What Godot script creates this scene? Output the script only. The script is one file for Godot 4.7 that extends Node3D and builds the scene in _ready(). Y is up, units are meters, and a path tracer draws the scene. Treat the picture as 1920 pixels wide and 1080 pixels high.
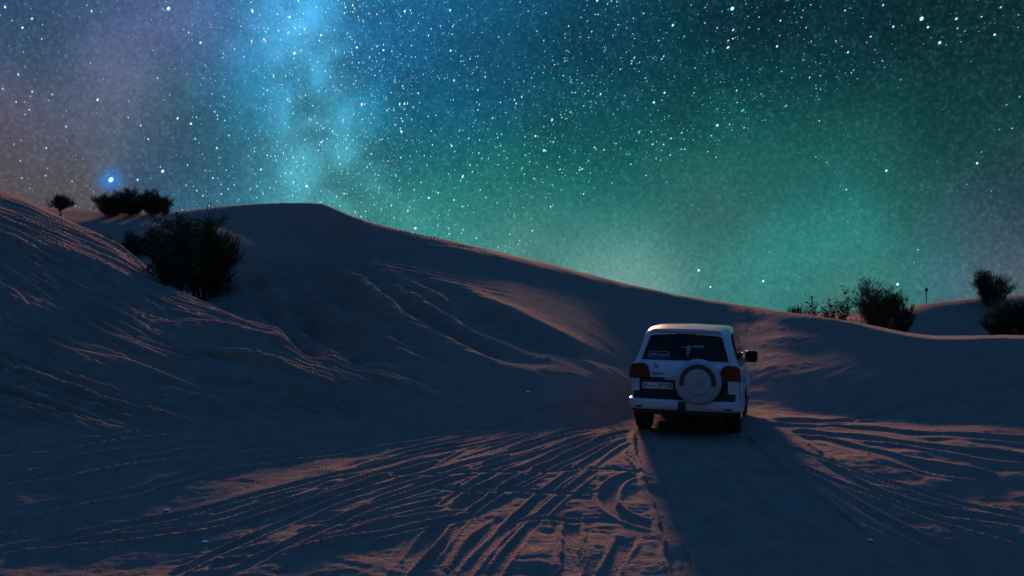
extends Node3D

# ---------------------------------------------------------------- camera model
const F := 1900.0              # focal length in pixels of a 1920 pixel wide frame
const HORIZON := 585.0
const EYE := 2.1
var pitch := atan((HORIZON - 540.0) / F)

var n_broad := FastNoiseLite.new()
var n_mid := FastNoiseLite.new()
var n_fine := FastNoiseLite.new()
var n_smooth := FastNoiseLite.new()
var n_streak := FastNoiseLite.new()

var M := {}
var names_used := {}

func ray(px: float, py: float) -> Vector3:
	var a := (px - 960.0) / F
	var b := (540.0 - py) / F
	return Vector3(a, b * cos(pitch) + sin(pitch), b * sin(pitch) - cos(pitch))

func at_depth(px: float, py: float, d: float) -> Vector3:
	var r := ray(px, py)
	return Vector3(0, EYE, 0) + r * (d / -r.z)

func height_of(py: float, d: float) -> float:
	return at_depth(960.0, py, d).y

# ---------------------------------------------------------------- small helpers
func numbered(called: String) -> String:
	if not names_used.has(called):
		names_used[called] = 0
		return called
	names_used[called] += 1
	return "%s_%03d" % [called, names_used[called]]

func tag(o: Node, label: String, category: String, group := "") -> void:
	o.set_meta("label", label)
	o.set_meta("category", category)
	if group != "":
		o.set_meta("group", group)

func thing(called: String, label: String, category: String, where: Vector3, turn := 0.0, group := "") -> Node3D:
	var o := Node3D.new()
	o.name = numbered(called)
	add_child(o)
	o.position = where
	o.rotation.y = turn
	tag(o, label, category, group)
	return o

func part(called: String, mesh: Mesh, m: Material, parent: Node) -> MeshInstance3D:
	var o := MeshInstance3D.new()
	o.name = called
	o.mesh = mesh
	o.material_override = m
	parent.add_child(o, true)
	return o

func mat(c: Color, rough: float, metal := 0.0) -> StandardMaterial3D:
	var m := StandardMaterial3D.new()
	m.albedo_color = c.linear_to_srgb()
	m.roughness = rough
	m.metallic = metal
	return m

func begin() -> SurfaceTool:
	var st := SurfaceTool.new()
	st.begin(Mesh.PRIMITIVE_TRIANGLES)
	return st

func quad(st: SurfaceTool, a: Vector3, b: Vector3, c: Vector3, d: Vector3) -> void:
	st.add_vertex(a); st.add_vertex(b); st.add_vertex(c)
	st.add_vertex(a); st.add_vertex(c); st.add_vertex(d)

func finish(st: SurfaceTool) -> ArrayMesh:
	st.generate_normals()
	return st.commit()

# a polygon drawn in x,y, pushed from z0 to z1, its front edge chamfered by ch
func slab(pts: PackedVector2Array, z0: float, z1: float, ch := 0.0) -> ArrayMesh:
	var p := pts
	if Geometry2D.is_polygon_clockwise(p):
		p = p.duplicate(); p.reverse()
	var inner := p
	if ch > 0.0:
		var off := Geometry2D.offset_polygon(p, -ch, Geometry2D.JOIN_MITER)
		if off.size() == 1 and off[0].size() == p.size():
			inner = off[0]
			if Geometry2D.is_polygon_clockwise(inner):
				inner.reverse()
			var best := 0
			for i in inner.size():
				if inner[i].distance_to(p[0]) < inner[best].distance_to(p[0]):
					best = i
			var r := PackedVector2Array()
			for i in inner.size():
				r.append(inner[(best + i) % inner.size()])
			inner = r
		else:
			ch = 0.0
	var st := begin()
	st.set_smooth_group(-1)
	var n := p.size()
	for i in n:
		var j := (i + 1) % n
		var a := p[i]; var b := p[j]
		quad(st, Vector3(a.x, a.y, z0), Vector3(a.x, a.y, z1 - ch), Vector3(b.x, b.y, z1 - ch), Vector3(b.x, b.y, z0))
		if ch > 0.0:
			var c := inner[i]; var d := inner[j]
			quad(st, Vector3(a.x, a.y, z1 - ch), Vector3(c.x, c.y, z1), Vector3(d.x, d.y, z1), Vector3(b.x, b.y, z1 - ch))
	var tri := Geometry2D.triangulate_polygon(inner)
	for i in range(0, tri.size(), 3):
		for k in [0, 2, 1]:
			st.add_vertex(Vector3(inner[tri[i + k]].x, inner[tri[i + k]].y, z1))
	tri = Geometry2D.triangulate_polygon(p)
	for i in range(0, tri.size(), 3):
		for k in [0, 1, 2]:
			st.add_vertex(Vector3(p[tri[i + k]].x, p[tri[i + k]].y, z0))
	return finish(st)

func rounded(x0: float, y0: float, x1: float, y1: float, r: float, seg := 3) -> PackedVector2Array:
	var out := PackedVector2Array()
	var cs := [Vector2(x1 - r, y1 - r), Vector2(x0 + r, y1 - r), Vector2(x0 + r, y0 + r), Vector2(x1 - r, y0 + r)]
	for q in 4:
		for k in seg + 1:
			var a := PI / 2 * (q + float(k) / seg)
			out.append(cs[q] + Vector2(cos(a), sin(a)) * r)
	return out

# a profile of (radius, along) turned round the x or z axis
func lathe(prof: PackedVector2Array, seg: int, axis := "z") -> ArrayMesh:
	var st := begin()
	for i in prof.size() - 1:
		st.set_smooth_group(0 if prof[i].distance_to(prof[i + 1]) < 0.08 else i + 1)
		for k in seg:
			var v := []
			for q in [[i, k], [i, k + 1], [i + 1, k + 1], [i + 1, k]]:
				var a: float = TAU * (q[1] % seg) / seg
				var pr: Vector2 = prof[q[0]]
				v.append(Vector3(pr.x * cos(a), pr.x * sin(a), pr.y) if axis == "z" else Vector3(pr.y, pr.x * cos(a), pr.x * sin(a)))
			quad(st, v[0], v[1], v[2], v[3])
	return finish(st)

func tube(st: SurfaceTool, a: Vector3, b: Vector3, ra: float, rb: float, sides := 5) -> void:
	var d := (b - a).normalized()
	var u := d.cross(Vector3.UP if absf(d.y) < 0.9 else Vector3.RIGHT).normalized()
	var w := d.cross(u)
	for k in sides:
		var a0 := TAU * k / sides
		var a1 := TAU * ((k + 1) % sides) / sides
		var o0 := u * cos(a0) + w * sin(a0)
		var o1 := u * cos(a1) + w * sin(a1)
		quad(st, a + o0 * ra, b + o0 * rb, b + o1 * rb, a + o1 * ra)

func box_mesh(size: Vector3) -> BoxMesh:
	var b := BoxMesh.new()
	b.size = size
	return b

# ---------------------------------------------------------------- sky
# colours of the night air: column, row, r, g, b in a 1920 x 1080 frame
const AIR := [
	[20, 20, 45, 70, 100], [120, 10, 45, 70, 100], [250, 20, 55, 80, 115], [40, 100, 60, 80, 110], [100, 130, 35, 60, 76], [160, 90, 75, 90, 120], [220, 60, 70, 85, 125],
	[300, 60, 90, 100, 145], [370, 60, 95, 105, 155], [190, 170, 110, 110, 140], [230, 130, 110, 110, 145], [170, 220, 85, 95, 115], [100, 200, 80, 85, 110], [20, 210, 100, 80, 100],
	[20, 280, 80, 80, 100], [110, 270, 75, 85, 100], [10, 330, 112, 96, 80], [135, 345, 104, 88, 86], [60, 330, 80, 80, 100], [280, 200, 75, 95, 115], [320, 180, 40, 85, 95],
	[250, 250, 80, 90, 115], [330, 250, 55, 80, 105], [300, 300, 45, 75, 105], [400, 130, 60, 100, 140], [420, 60, 60, 100, 150], [460, 40, 50, 117, 160], [480, 120, 50, 147, 195],
	[470, 160, 44, 143, 191], [550, 40, 61, 147, 199], [560, 100, 94, 174, 218], [520, 220, 50, 143, 176], [570, 200, 56, 143, 182], [560, 150, 50, 125, 163], [560, 260, 87, 174, 199],
	[600, 250, 98, 185, 210], [570, 300, 80, 179, 197], [590, 330, 87, 176, 180], [620, 220, 61, 147, 174], [630, 310, 40, 95, 105], [640, 350, 60, 120, 115], [500, 300, 45, 105, 130],
	[430, 310, 45, 95, 120], [420, 220, 35, 90, 110], [380, 340, 55, 100, 125], [480, 360, 50, 110, 125], [680, 60, 30, 104, 146], [700, 150, 25, 100, 145], [680, 250, 30, 110, 140],
	[760, 80, 30, 100, 150], [800, 200, 25, 105, 140], [880, 60, 24, 94, 134], [900, 180, 20, 95, 130], [740, 320, 30, 115, 130], [850, 300, 25, 110, 120], [950, 330, 30, 120, 115],
	[700, 390, 60, 125, 120], [800, 400, 55, 130, 115], [930, 420, 55, 130, 110], [970, 40, 18, 84, 118], [1000, 150, 16, 84, 108], [1100, 60, 14, 65, 90], [1200, 100, 12, 62, 80],
	[1350, 60, 10, 52, 65], [1500, 60, 10, 46, 56], [1700, 40, 10, 42, 50], [1850, 40, 12, 45, 48], [1850, 140, 16, 55, 55], [1600, 120, 10, 50, 58], [1450, 160, 12, 62, 70],
	[1300, 200, 14, 72, 75], [1150, 220, 16, 80, 90], [1050, 260, 18, 85, 92], [1200, 300, 18, 90, 88], [1350, 280, 22, 88, 85], [1500, 230, 24, 84, 80], [1650, 200, 22, 72, 70],
	[1800, 240, 18, 62, 62], [1080, 340, 25, 105, 95], [1250, 360, 35, 108, 98], [1400, 330, 32, 98, 92], [1550, 330, 28, 90, 82], [1700, 330, 26, 78, 76], [1880, 330, 32, 66, 72],
	[1050, 420, 50, 125, 105], [1180, 430, 45, 120, 105], [1350, 410, 55, 95, 90], [1300, 380, 50, 100, 92], [1480, 400, 38, 104, 94], [1620, 430, 35, 110, 96], [1750, 400, 42, 86, 86],
	[1880, 420, 48, 70, 84], [1000, 470, 92, 136, 108], [1130, 490, 98, 146, 115], [1250, 500, 76, 138, 112], [1200, 530, 134, 158, 124], [1350, 500, 54, 128, 106], [1450, 490, 40, 122, 106],
	[1420, 540, 70, 138, 118], [1550, 500, 42, 120, 110], [1650, 500, 45, 115, 112], [1600, 560, 85, 125, 112], [1780, 500, 52, 98, 108], [1900, 500, 62, 80, 98], [1880, 545, 85, 95, 100],
]

func air_colour(px: float, py: float, el: float) -> Color:
	# away from the measured part the air goes on as a deep blue that is greener and paler low down
	var low := 1.0 - smoothstep(0.3, 0.85, el)
	var sum := 0.02
	var c := Vector3(38 - 16 * low, 96 - 28 * low, 182 - 90 * low) * sum
	if px < -350.0 or px > 2270.0:
		return Color(c.x, c.y, c.z) / (sum * 255.0)
	for s in AIR:
		var dx: float = px - s[0]
		var dy: float = py - s[1]
		var q := (dx * dx + dy * dy) / 6500.0
		if q < 9.0:
			var w := exp(-q)
			sum += w
			c += Vector3(s[2], s[3], s[4]) * w
	c /= sum * 255.0
	# low air glows teal rather than pure green
	c.z = lerpf(c.z, maxf(c.z, c.y * 0.955), 1.0 - smoothstep(0.165, 0.2, el))
	return Color(c.x, c.y, c.z)

func make_sky() -> Image:
	var rng := RandomNumberGenerator.new()
	rng.seed = 41
	var w := 640
	var h := 320
	var img := Image.create(w, h, false, Image.FORMAT_RGBA8)
	img.fill(Color(0.05, 0.17, 0.24))
	var cloud := FastNoiseLite.new()
	cloud.seed = 8
	cloud.frequency = 2.4
	cloud.fractal_octaves = 5
	for j in h / 2 + 2:
		var el := (0.5 - (j + 0.5) / h) * PI
		for i in w:
			var az := wrapf((i + 0.5) / w * TAU, -PI, PI)   # the middle of the image looks towards +z
			var d := Vector3(sin(az) * cos(el), sin(el), -cos(az) * cos(el))
			var px := -9000.0
			var py := 0.0
			if absf(az) < 1.2:
				px = 960.0 + tan(az) * F
				py = HORIZON - tan(el) / cos(az) * F
			var c := air_colour(px, py, maxf(el, 0.0))
			var n := cloud.get_noise_3d(d.x, d.y, d.z) * 0.9 + cloud.get_noise_3d(d.x * 4.0 + 7, d.y * 4.0, d.z * 4.0) * 0.35
			var band := exp(-pow((px - 590.0 - (py - 160.0) * 0.16) / 120.0, 2.0))
			n += band * (0.4 + 1.6 * cloud.get_noise_3d(d.x * 9.0, d.y * 9.0 + 3.0, d.z * 9.0))
			c = c * (1.0 + 0.3 * n)
			img.set_pixel(i, j, Color(c.r, c.g, c.b, 1))
	img.resize(4096, 2048, Image.INTERPOLATE_CUBIC)
	var gd := ray(208, 337).normalized()
	var gx := fposmod(atan2(gd.x, -gd.z) / TAU, 1.0) * 4096.0
	var gy := (0.5 - asin(gd.y) / PI) * 2048.0
	for y in range(-22, 23):
		for x in range(-22, 23):
			var a := 0.75 * exp(-(x * x + y * y) / 42.0)
			var at := Vector2i(posmod(int(gx) + x, 4096), int(gy) + y)
			img.set_pixelv(at, img.get_pixelv(at).lerp(Color(0.2, 0.56, 1.0), a))
	# faint unresolved stars and air grain, laid in turned tiles
	var tiles: Array[Image] = []
	for t in 3:
		var tile := Image.create(512, 512, false, Image.FORMAT_RGBA8)
		for y in 512:
			for x in 512:
				var v := rng.randf()
				tile.set_pixel(x, y, Color(0.62, 0.88, 0.94, 0.2 * v * v * v) if rng.randf() < 0.5 else Color(0, 0.03, 0.06, 0.13 * v))
		tiles.append(tile)
	for ty in 2:
		for tx in 8:
			var t: Image = tiles[(tx * 2 + ty) % 3].duplicate()
			if tx % 2: t.flip_x()
			if (tx / 2 + ty) % 2: t.flip_y()
			img.blend_rect(t, Rect2i(0, 0, 512, 512), Vector2i(tx * 512, ty * 512))
	return img

# stars: small glowing bodies very far away, spread over the whole upper sky
func make_stars() -> void:
	var rng := RandomNumberGenerator.new()
	rng.seed = 77
	var dens := FastNoiseLite.new()
	dens.seed = 3
	dens.frequency = 5.0
	dens.fractal_octaves = 4
	var sets := [[], [], []]
	for k in 480000:
		var y := rng.randf()
		var az := rng.randf_range(-PI, PI)
		var el := asin(y)
		var d := Vector3(sin(az) * cos(el), y, -cos(az) * cos(el))
		var px := -9000.0
		var py := 0.0
		if absf(az) < 1.2:
			px = 960.0 + tan(az) * F
			py = HORIZON - tan(el) / cos(az) * F
		# a band of many stars, few where the pale dust lies and few in the thick low air
		var keep := 0.27 + 0.5 * dens.get_noise_3dv(d)
		keep += 0.8 * exp(-pow((px - 590.0 - (py - 160.0) * 0.16) / 150.0, 2.0)) + 0.25 * exp(-pow((px - 780.0) / 320.0, 2.0))
		keep *= 1.0 - 0.86 * exp(-(pow((px - 180.0) / 190.0, 2.0) + pow((py - 170.0) / 190.0, 2.0)))
		keep *= smoothstep(-0.03, 0.19, el) * 0.9 + 0.1
		if px > 1000.0 and py > 830.0 - px * 0.42:
			keep *= 0.12
		if rng.randf() > keep:
			continue
		var tilt := deg_to_rad(lerpf(112.0, 42.0, clampf((px - 300.0) / 1000.0, 0.0, 1.0)) + rng.randfn() * 6.0)
		var b := pow(rng.randf(), 4.0)
		var tint := 1 if rng.randf() < 0.5 else (0 if rng.randf() < 0.85 else 2)
		sets[tint].append([d, 0.3 + 0.82 * b + (0.9 if rng.randf() < 0.012 else 0.0), 1.5 + 0.6 * rng.randf(), tilt])
	for s in [[208, 337, 4.2], [316, 16, 3.0], [1373, 16, 3.2], [1728, 35, 3.2], [1762, 80, 2.4], [1310, 507, 2.2], [1431, 527, 2.2], [1683, 533, 2.3],
			[1662, 320, 1.9], [1345, 235, 2.1], [1226, 192, 2.0], [1020, 282, 2.1], [1004, 255, 1.8], [779, 428, 2.2], [575, 349, 2.3], [804, 371, 1.9], [305, 321, 2.6],
			[183, 187, 2.0], [376, 80, 1.8], [543, 32, 2.1], [552, 100, 2.4], [759, 21, 1.9], [669, 89, 1.9], [844, 19, 1.8], [1832, 306, 1.8], [1457, 87, 1.8], [1865, 65, 1.8], [1332, 538, 1.7],
			[1246, 174, 1.8], [845, 95, 1.8], [719, 94, 1.8], [602, 66, 1.9], [1740, 51, 1.8], [1590, 98, 1.6], [60, 35, 1.7], [42, 52, 1.8], [358, 232, 2.0], [333, 222, 1.9], [258, 337, 1.6], [1675, 50, 1.6]]:
		sets[1].append([ray(s[0], s[1]).normalized(), float(s[2]), 1.25, 0.9])
	# a lens-shaped body of eight faces
	var st := begin()
	st.set_smooth_group(-1)
	var rim := [Vector3(1, 0, 0), Vector3(0.7, 0.7, 0), Vector3(0, 1, 0), Vector3(-0.7, 0.7, 0), Vector3(-1, 0, 0), Vector3(-0.7, -0.7, 0), Vector3(0, -1, 0), Vector3(0.7, -0.7, 0)]
	for k in 8:
		st.add_vertex(Vector3(0, 0, 0.6)); st.add_vertex(rim[(k + 1) % 8]); st.add_vertex(rim[k])
		st.add_vertex(Vector3(0, 0, -0.6)); st.add_vertex(rim[k]); st.add_vertex(rim[(k + 1) % 8])
	var shape := finish(st)
	var far := 2600.0
	var unit := far * 0.5 / 1013.0
	for t in 3:
		var m := StandardMaterial3D.new()
		m.albedo_color = Color.BLACK
		m.roughness = 1.0
		m.emission_enabled = true
		m.emission = [Color(0.34, 0.82, 0.95), Color(0.78, 0.98, 1.0), Color(1.0, 0.97, 0.9)][t]
		m.emission_energy_multiplier = [0.85, 1.15, 1.0][t]
		var mm := MultiMesh.new()
		mm.transform_format = MultiMesh.TRANSFORM_3D
		mm.mesh = shape
		mm.instance_count = sets[t].size()
		for i in sets[t].size():
			var q: Array = sets[t][i]
			var d: Vector3 = q[0]
			var right := d.cross(Vector3.UP).normalized()
			var up := right.cross(d)
			var tl: float = q[3]
			var size: float = q[1] * unit
			var along := (right * cos(tl) + up * sin(tl))
			var side := (up * cos(tl) - right * sin(tl))
			var stretch: float = q[2]
			mm.set_instance_transform(i, Transform3D(Basis(along * size * stretch, side * size, -d * size), Vector3(0, EYE, 0) + d * far))
		var o := MultiMeshInstance3D.new()
		o.name = ["blue_stars", "white_stars", "warm_stars"][t]
		o.multimesh = mm
		o.material_override = m
		add_child(o)
		o.set_meta("kind", "stuff")
		tag(o, ["faint blue stars scattered all over the night sky", "white stars scattered all over the night sky, some of them large", "few cream coloured stars between the white and blue ones"][t], "stars")

# ---------------------------------------------------------------- terrain
# one profile for each direction: where the slope begins, then (distance, row) of front shoulder, hollow, middle ridge, hollow, crest, lee, far rise
const COLS := [
	[-700, 11, [46, 250], [51, 265], [54, 275], [57, 285], [61, 300], [76, 420], [115, 600]],
	[0, 11, [42, 358], [48, 376], [51, 382], [54, 384], [58, 388], [72, 450], [112, 600]],
	[100, 11.5, [39, 402], [45.5, 420], [50, 418], [53, 404], [58, 393], [72, 450], [112, 600]],
	[200, 12, [36, 453], [41.5, 469], [48, 444], [52, 416], [58, 398], [72, 450], [112, 600]],
	[300, 13, [30.5, 528], [34.5, 537], [46, 446], [50, 420], [56, 401], [70, 455], [110, 600]],
	[400, 14.5, [25.5, 580], [28.5, 586], [42, 434], [46, 420], [53, 390], [68, 460], [110, 600]],
	[500, 15.5, [22.5, 625], [25.5, 624], [37.5, 460], [42.5, 442], [48.5, 382], [64, 470], [110, 600]],
	[600, 16.5, [21, 668], [23.8, 657], [34, 487], [38.5, 471], [44, 383], [60, 480], [110, 600]],
	[640, 17, [20.5, 682], [23, 662], [32.5, 494], [36.5, 476], [42, 397], [58, 490], [110, 600]],
	[700, 17.3, [20, 702], [21.3, 671], [29.5, 506], [32.6, 484], [37.8, 420], [54, 520], [110, 600]],
	[900, 17.6, [19.6, 741], [21, 693], [26.5, 563], [29.7, 517], [34, 464], [50, 540], [110, 600]],
	[1100, 18, [20.4, 716], [21.8, 674], [25, 602], [27.5, 558], [30.5, 512], [46, 570], [110, 600]],
	[1300, 22, [24.6, 706], [26, 676], [28, 637], [29.8, 597], [31.8, 558], [50, 600], [110, 600]],
	[1480, 21.3, [23.5, 697], [24.6, 667], [25.6, 639], [26.6, 613], [27.7, 585], [48, 640], [60, 600]],
	[1600, 20.5, [22.5, 698], [23.2, 674], [23.9, 652], [24.5, 629], [25.1, 606], [51, 634], [60, 598]],
	[1750, 19.5, [21.3, 708], [21.8, 690], [22.3, 671], [22.7, 652], [23.1, 634], [53, 640], [60, 568]],
	[1920, 19, [20.8, 715], [21.3, 695], [21.8, 675], [22.3, 653], [22.8, 633], [53, 640], [61, 553]],
	[2600, 19, [20.8, 710], [21.3, 690], [21.8, 668], [22.4, 645], [22.9, 622], [53, 635], [63, 520]],
]
const K := 12
var col_px := PackedFloat32Array()
var col_d := []
var col_h := []

# the near sand rises towards the brow on which the car stands
func ramp(d: float) -> float:
	var r := 0.7 * log(1.0 + exp((17.3 - maxf(d, 6.0 + d * 0.4)) / 0.7))
	return -0.125 * r - 0.007 * r * r

# the brow falls off more steeply to both sides
func fall(px: float) -> float:
	return 1.0 + 0.14 * (1.0 - smoothstep(100.0, 750.0, px)) + 0.42 * smoothstep(1330.0, 1800.0, px)

func prepare_profiles() -> void:
	for c in COLS:
		col_px.append(c[0])
		var d := PackedFloat32Array([0.0, 5.0, 9.0])
		var hh := PackedFloat32Array([0.0, 0.0, 0.0])
		d.append(c[1]); hh.append(0.0)
		for k in range(2, 9):
			d.append(c[k][0])
			hh.append(height_of(c[k][1], c[k][0]) - ramp(c[k][0]))
		d.append(900.0); hh.append(-14.0)
		col_d.append(d)
		col_h.append(hh)

func column_at(px: float) -> Array:
	var n := col_px.size()
	px = clampf(px, col_px[0], col_px[n - 1])
	var i := 0
	while i < n - 2 and col_px[i + 1] < px:
		i += 1
	var x0 := col_px[i]
	var x1 := col_px[i + 1]
	var t := (px - x0) / (x1 - x0)
	var i0 := maxi(i - 1, 0)
	var i3 := mini(i + 2, n - 1)
	var xa := col_px[i0]
	var xb := col_px[i3]
	var t2 := t * t
	var t3 := t2 * t
	var d := PackedFloat32Array(); d.resize(K - 1)
	var h := PackedFloat32Array(); h.resize(K - 1)
	for k in K - 1:
		for w in 2:
			var src: Array = col_d if w == 0 else col_h
			var p0: float = src[i0][k]
			var p1: float = src[i][k]
			var p2: float = src[i + 1][k]
			var p3: float = src[i3][k]
			var sec := (p2 - p1) / (x1 - x0)
			var s0 := (p2 - p0) / (x1 - xa) if i0 != i else sec
			var s1 := (p3 - p1) / (xb - x0) if i3 != i + 1 else sec
			var lim := 3.0 * absf(sec)
			s0 = clampf(s0, -lim, lim) if s0 * sec > 0 else s0 * 0.4
			s1 = clampf(s1, -lim, lim) if s1 * sec > 0 else s1 * 0.4
			var m := x1 - x0
			var v := (2 * t3 - 3 * t2 + 1) * p1 + (t3 - 2 * t2 + t) * m * s0 + (-2 * t3 + 3 * t2) * p2 + (t3 - t2) * m * s1
			if w == 0: d[k] = v
			else: h[k] = v
	# slopes along the profile
	var s := PackedFloat32Array(); s.resize(K - 1)
	for k in range(1, K - 2):
		var a := (h[k] - h[k - 1]) / (d[k] - d[k - 1])
		var b := (h[k + 1] - h[k]) / (d[k + 1] - d[k])
		s[k] = 0.0 if a * b <= 0 else 2.0 * a * b / (a + b)
	return [d, h, s, fall(px)]

func profile(col: Array, dist: float) -> float:
	var d: PackedFloat32Array = col[0]
	var h: PackedFloat32Array = col[1]
	var s: PackedFloat32Array = col[2]
	var n := d.size()
	if dist >= d[n - 1]:
		return h[n - 1]
	var k := 0
	while k < n - 2 and d[k + 1] < dist:
		k += 1
	var m := d[k + 1] - d[k]
	var t := (dist - d[k]) / m
	var t2 := t * t
	var t3 := t2 * t
	return ramp(dist) * col[3] + (2 * t3 - 3 * t2 + 1) * h[k] + (t3 - 2 * t2 + t) * m * s[k] + (-2 * t3 + 3 * t2) * h[k + 1] + (t3 - t2) * m * s[k + 1]

func macro(x: float, z: float) -> float:
	return profile(column_at(960.0 + F * x / maxf(-z, 0.5)), -z)

func on_ground(px: float, py: float) -> Vector3:
	var r := ray(px, py)
	var d := 6.0
	var p := Vector3.ZERO
	while d < 120.0:
		p = Vector3(0, EYE, 0) + r * (d / -r.z)
		if p.y <= macro(p.x, p.z):
			break
		d += 0.06
	return p

# relief pressed into the sand by tyres and feet
const GX := -18.0
const GZ := -52.0
const CELL := 0.025
const GW := 1400
const GH := 1840
var press := PackedFloat32Array()
var churn := PackedFloat32Array()

func rut(path: Array, half: float, depth: float, berm: float, ribs: float, seed: int, lean := 0.0) -> void:
	var rng := RandomNumberGenerator.new()
	rng.seed = seed
	var curve := Curve3D.new()
	curve.bake_interval = 0.02
	var pts := []
	for q in path:
		pts.append(on_ground(q[0], q[1]))
	for i in pts.size():
		var a: Vector3 = pts[maxi(i - 1, 0)]
		var b: Vector3 = pts[mini(i + 1, pts.size() - 1)]
		var dir := (b - a) / 6.0
		curve.add_point(pts[i], -dir, dir)
	var baked := curve.get_baked_points()
	var reach := half * 2.3
	var phase := rng.randf() * 20.0
	var total := baked.size()
	for i in range(1, total - 1):
		var p := baked[i]
		var t := baked[i + 1] - baked[i - 1]
		var across := Vector2(-t.z, t.x).normalized()
		var s := i * 0.02
		var ends := smoothstep(0.0, 1.2, s) * smoothstep(0.0, 1.2, (total - i) * 0.02)
		var wob := n_smooth.get_noise_2d(s * 0.6 + phase, phase)
		var wob2 := n_mid.get_noise_2d(s * 4.0, phase + 9.0)
		var bl := berm * (0.8 + 0.7 * n_smooth.get_noise_2d(s * 0.5, phase + 30.0)) + lean
		var br := berm * (0.8 + 0.7 * n_smooth.get_noise_2d(s * 0.5, phase + 60.0)) - lean
		var dp := depth * (0.85 + 0.5 * wob)
		var hw := half * (1.0 + 0.22 * wob)
		var o := -reach
		while o <= reach:
			var gx := int((p.x + across.x * o - GX) / CELL)
			var gz := int((p.z + across.y * o - GZ) / CELL)
			if gx >= 0 and gz >= 0 and gx < GW and gz < GH:
				var q := o / hw
				var aq := absf(q)
				var v := 0.0
				if aq < 1.0:
					v = -dp * minf(1.0, (1.0 - aq) * 4.0 + 0.15) + ribs * (cos(q * PI * 4.0) + 0.2 * sin(s * 42.0 + (3.0 if q > 0 else 0.0)))
				var e := (aq - 1.3) / 0.34
				v += (bl if q > 0 else br) * exp(-e * e) * (1.0 + 0.03 * wob2)
				var w := ends * (1.0 - smoothstep(1.25, 2.25, aq))
				var at := gz * GW + gx
				press[at] = lerpf(press[at], v, w)
				churn[at] = lerpf(churn[at], 0.25, w)
			o += 0.021

var stamped := PackedInt32Array()

# a smooth furrow with soft shoulders, added to what is there
func furrow(path: Array, half: float, depth: float, id: int) -> void:
	var curve := Curve3D.new()
	curve.bake_interval = 0.02
	var pts := []
	for q in path:
		pts.append(on_ground(q[0], q[1]))
	for i in pts.size():
		var a: Vector3 = pts[maxi(i - 1, 0)]
		var b: Vector3 = pts[mini(i + 1, pts.size() - 1)]
		curve.add_point(pts[i], (a - b) / 6.0, (b - a) / 6.0)
	var baked := curve.get_baked_points()
	var total := baked.size()
	for i in range(1, total - 1):
		var p := baked[i]
		var t := baked[i + 1] - baked[i - 1]
		var across := Vector2(-t.z, t.x).normalized()
		var s := i * 0.02
		var ends := smoothstep(0.0, 3.5, s) * smoothstep(0.0, 4.0, (total - i) * 0.02) * (0.9 + 0.5 * n_smooth.get_noise_2d(s * 0.15, id * 7.0))
		var o := -half * 2.4
		while o <= half * 2.4:
			var gx := int((p.x + across.x * o - GX) / CELL)
			var gz := int((p.z + across.y * o - GZ) / CELL)
			if gx >= 0 and gz >= 0 and gx < GW and gz < GH and stamped[gz * GW + gx] != id:
				stamped[gz * GW + gx] = id
				var q := o / half
				press[gz * GW + gx] -= depth * ends * (1.0 - 1.3 * q * q) * exp(-q * q)
			o += 0.021

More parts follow.
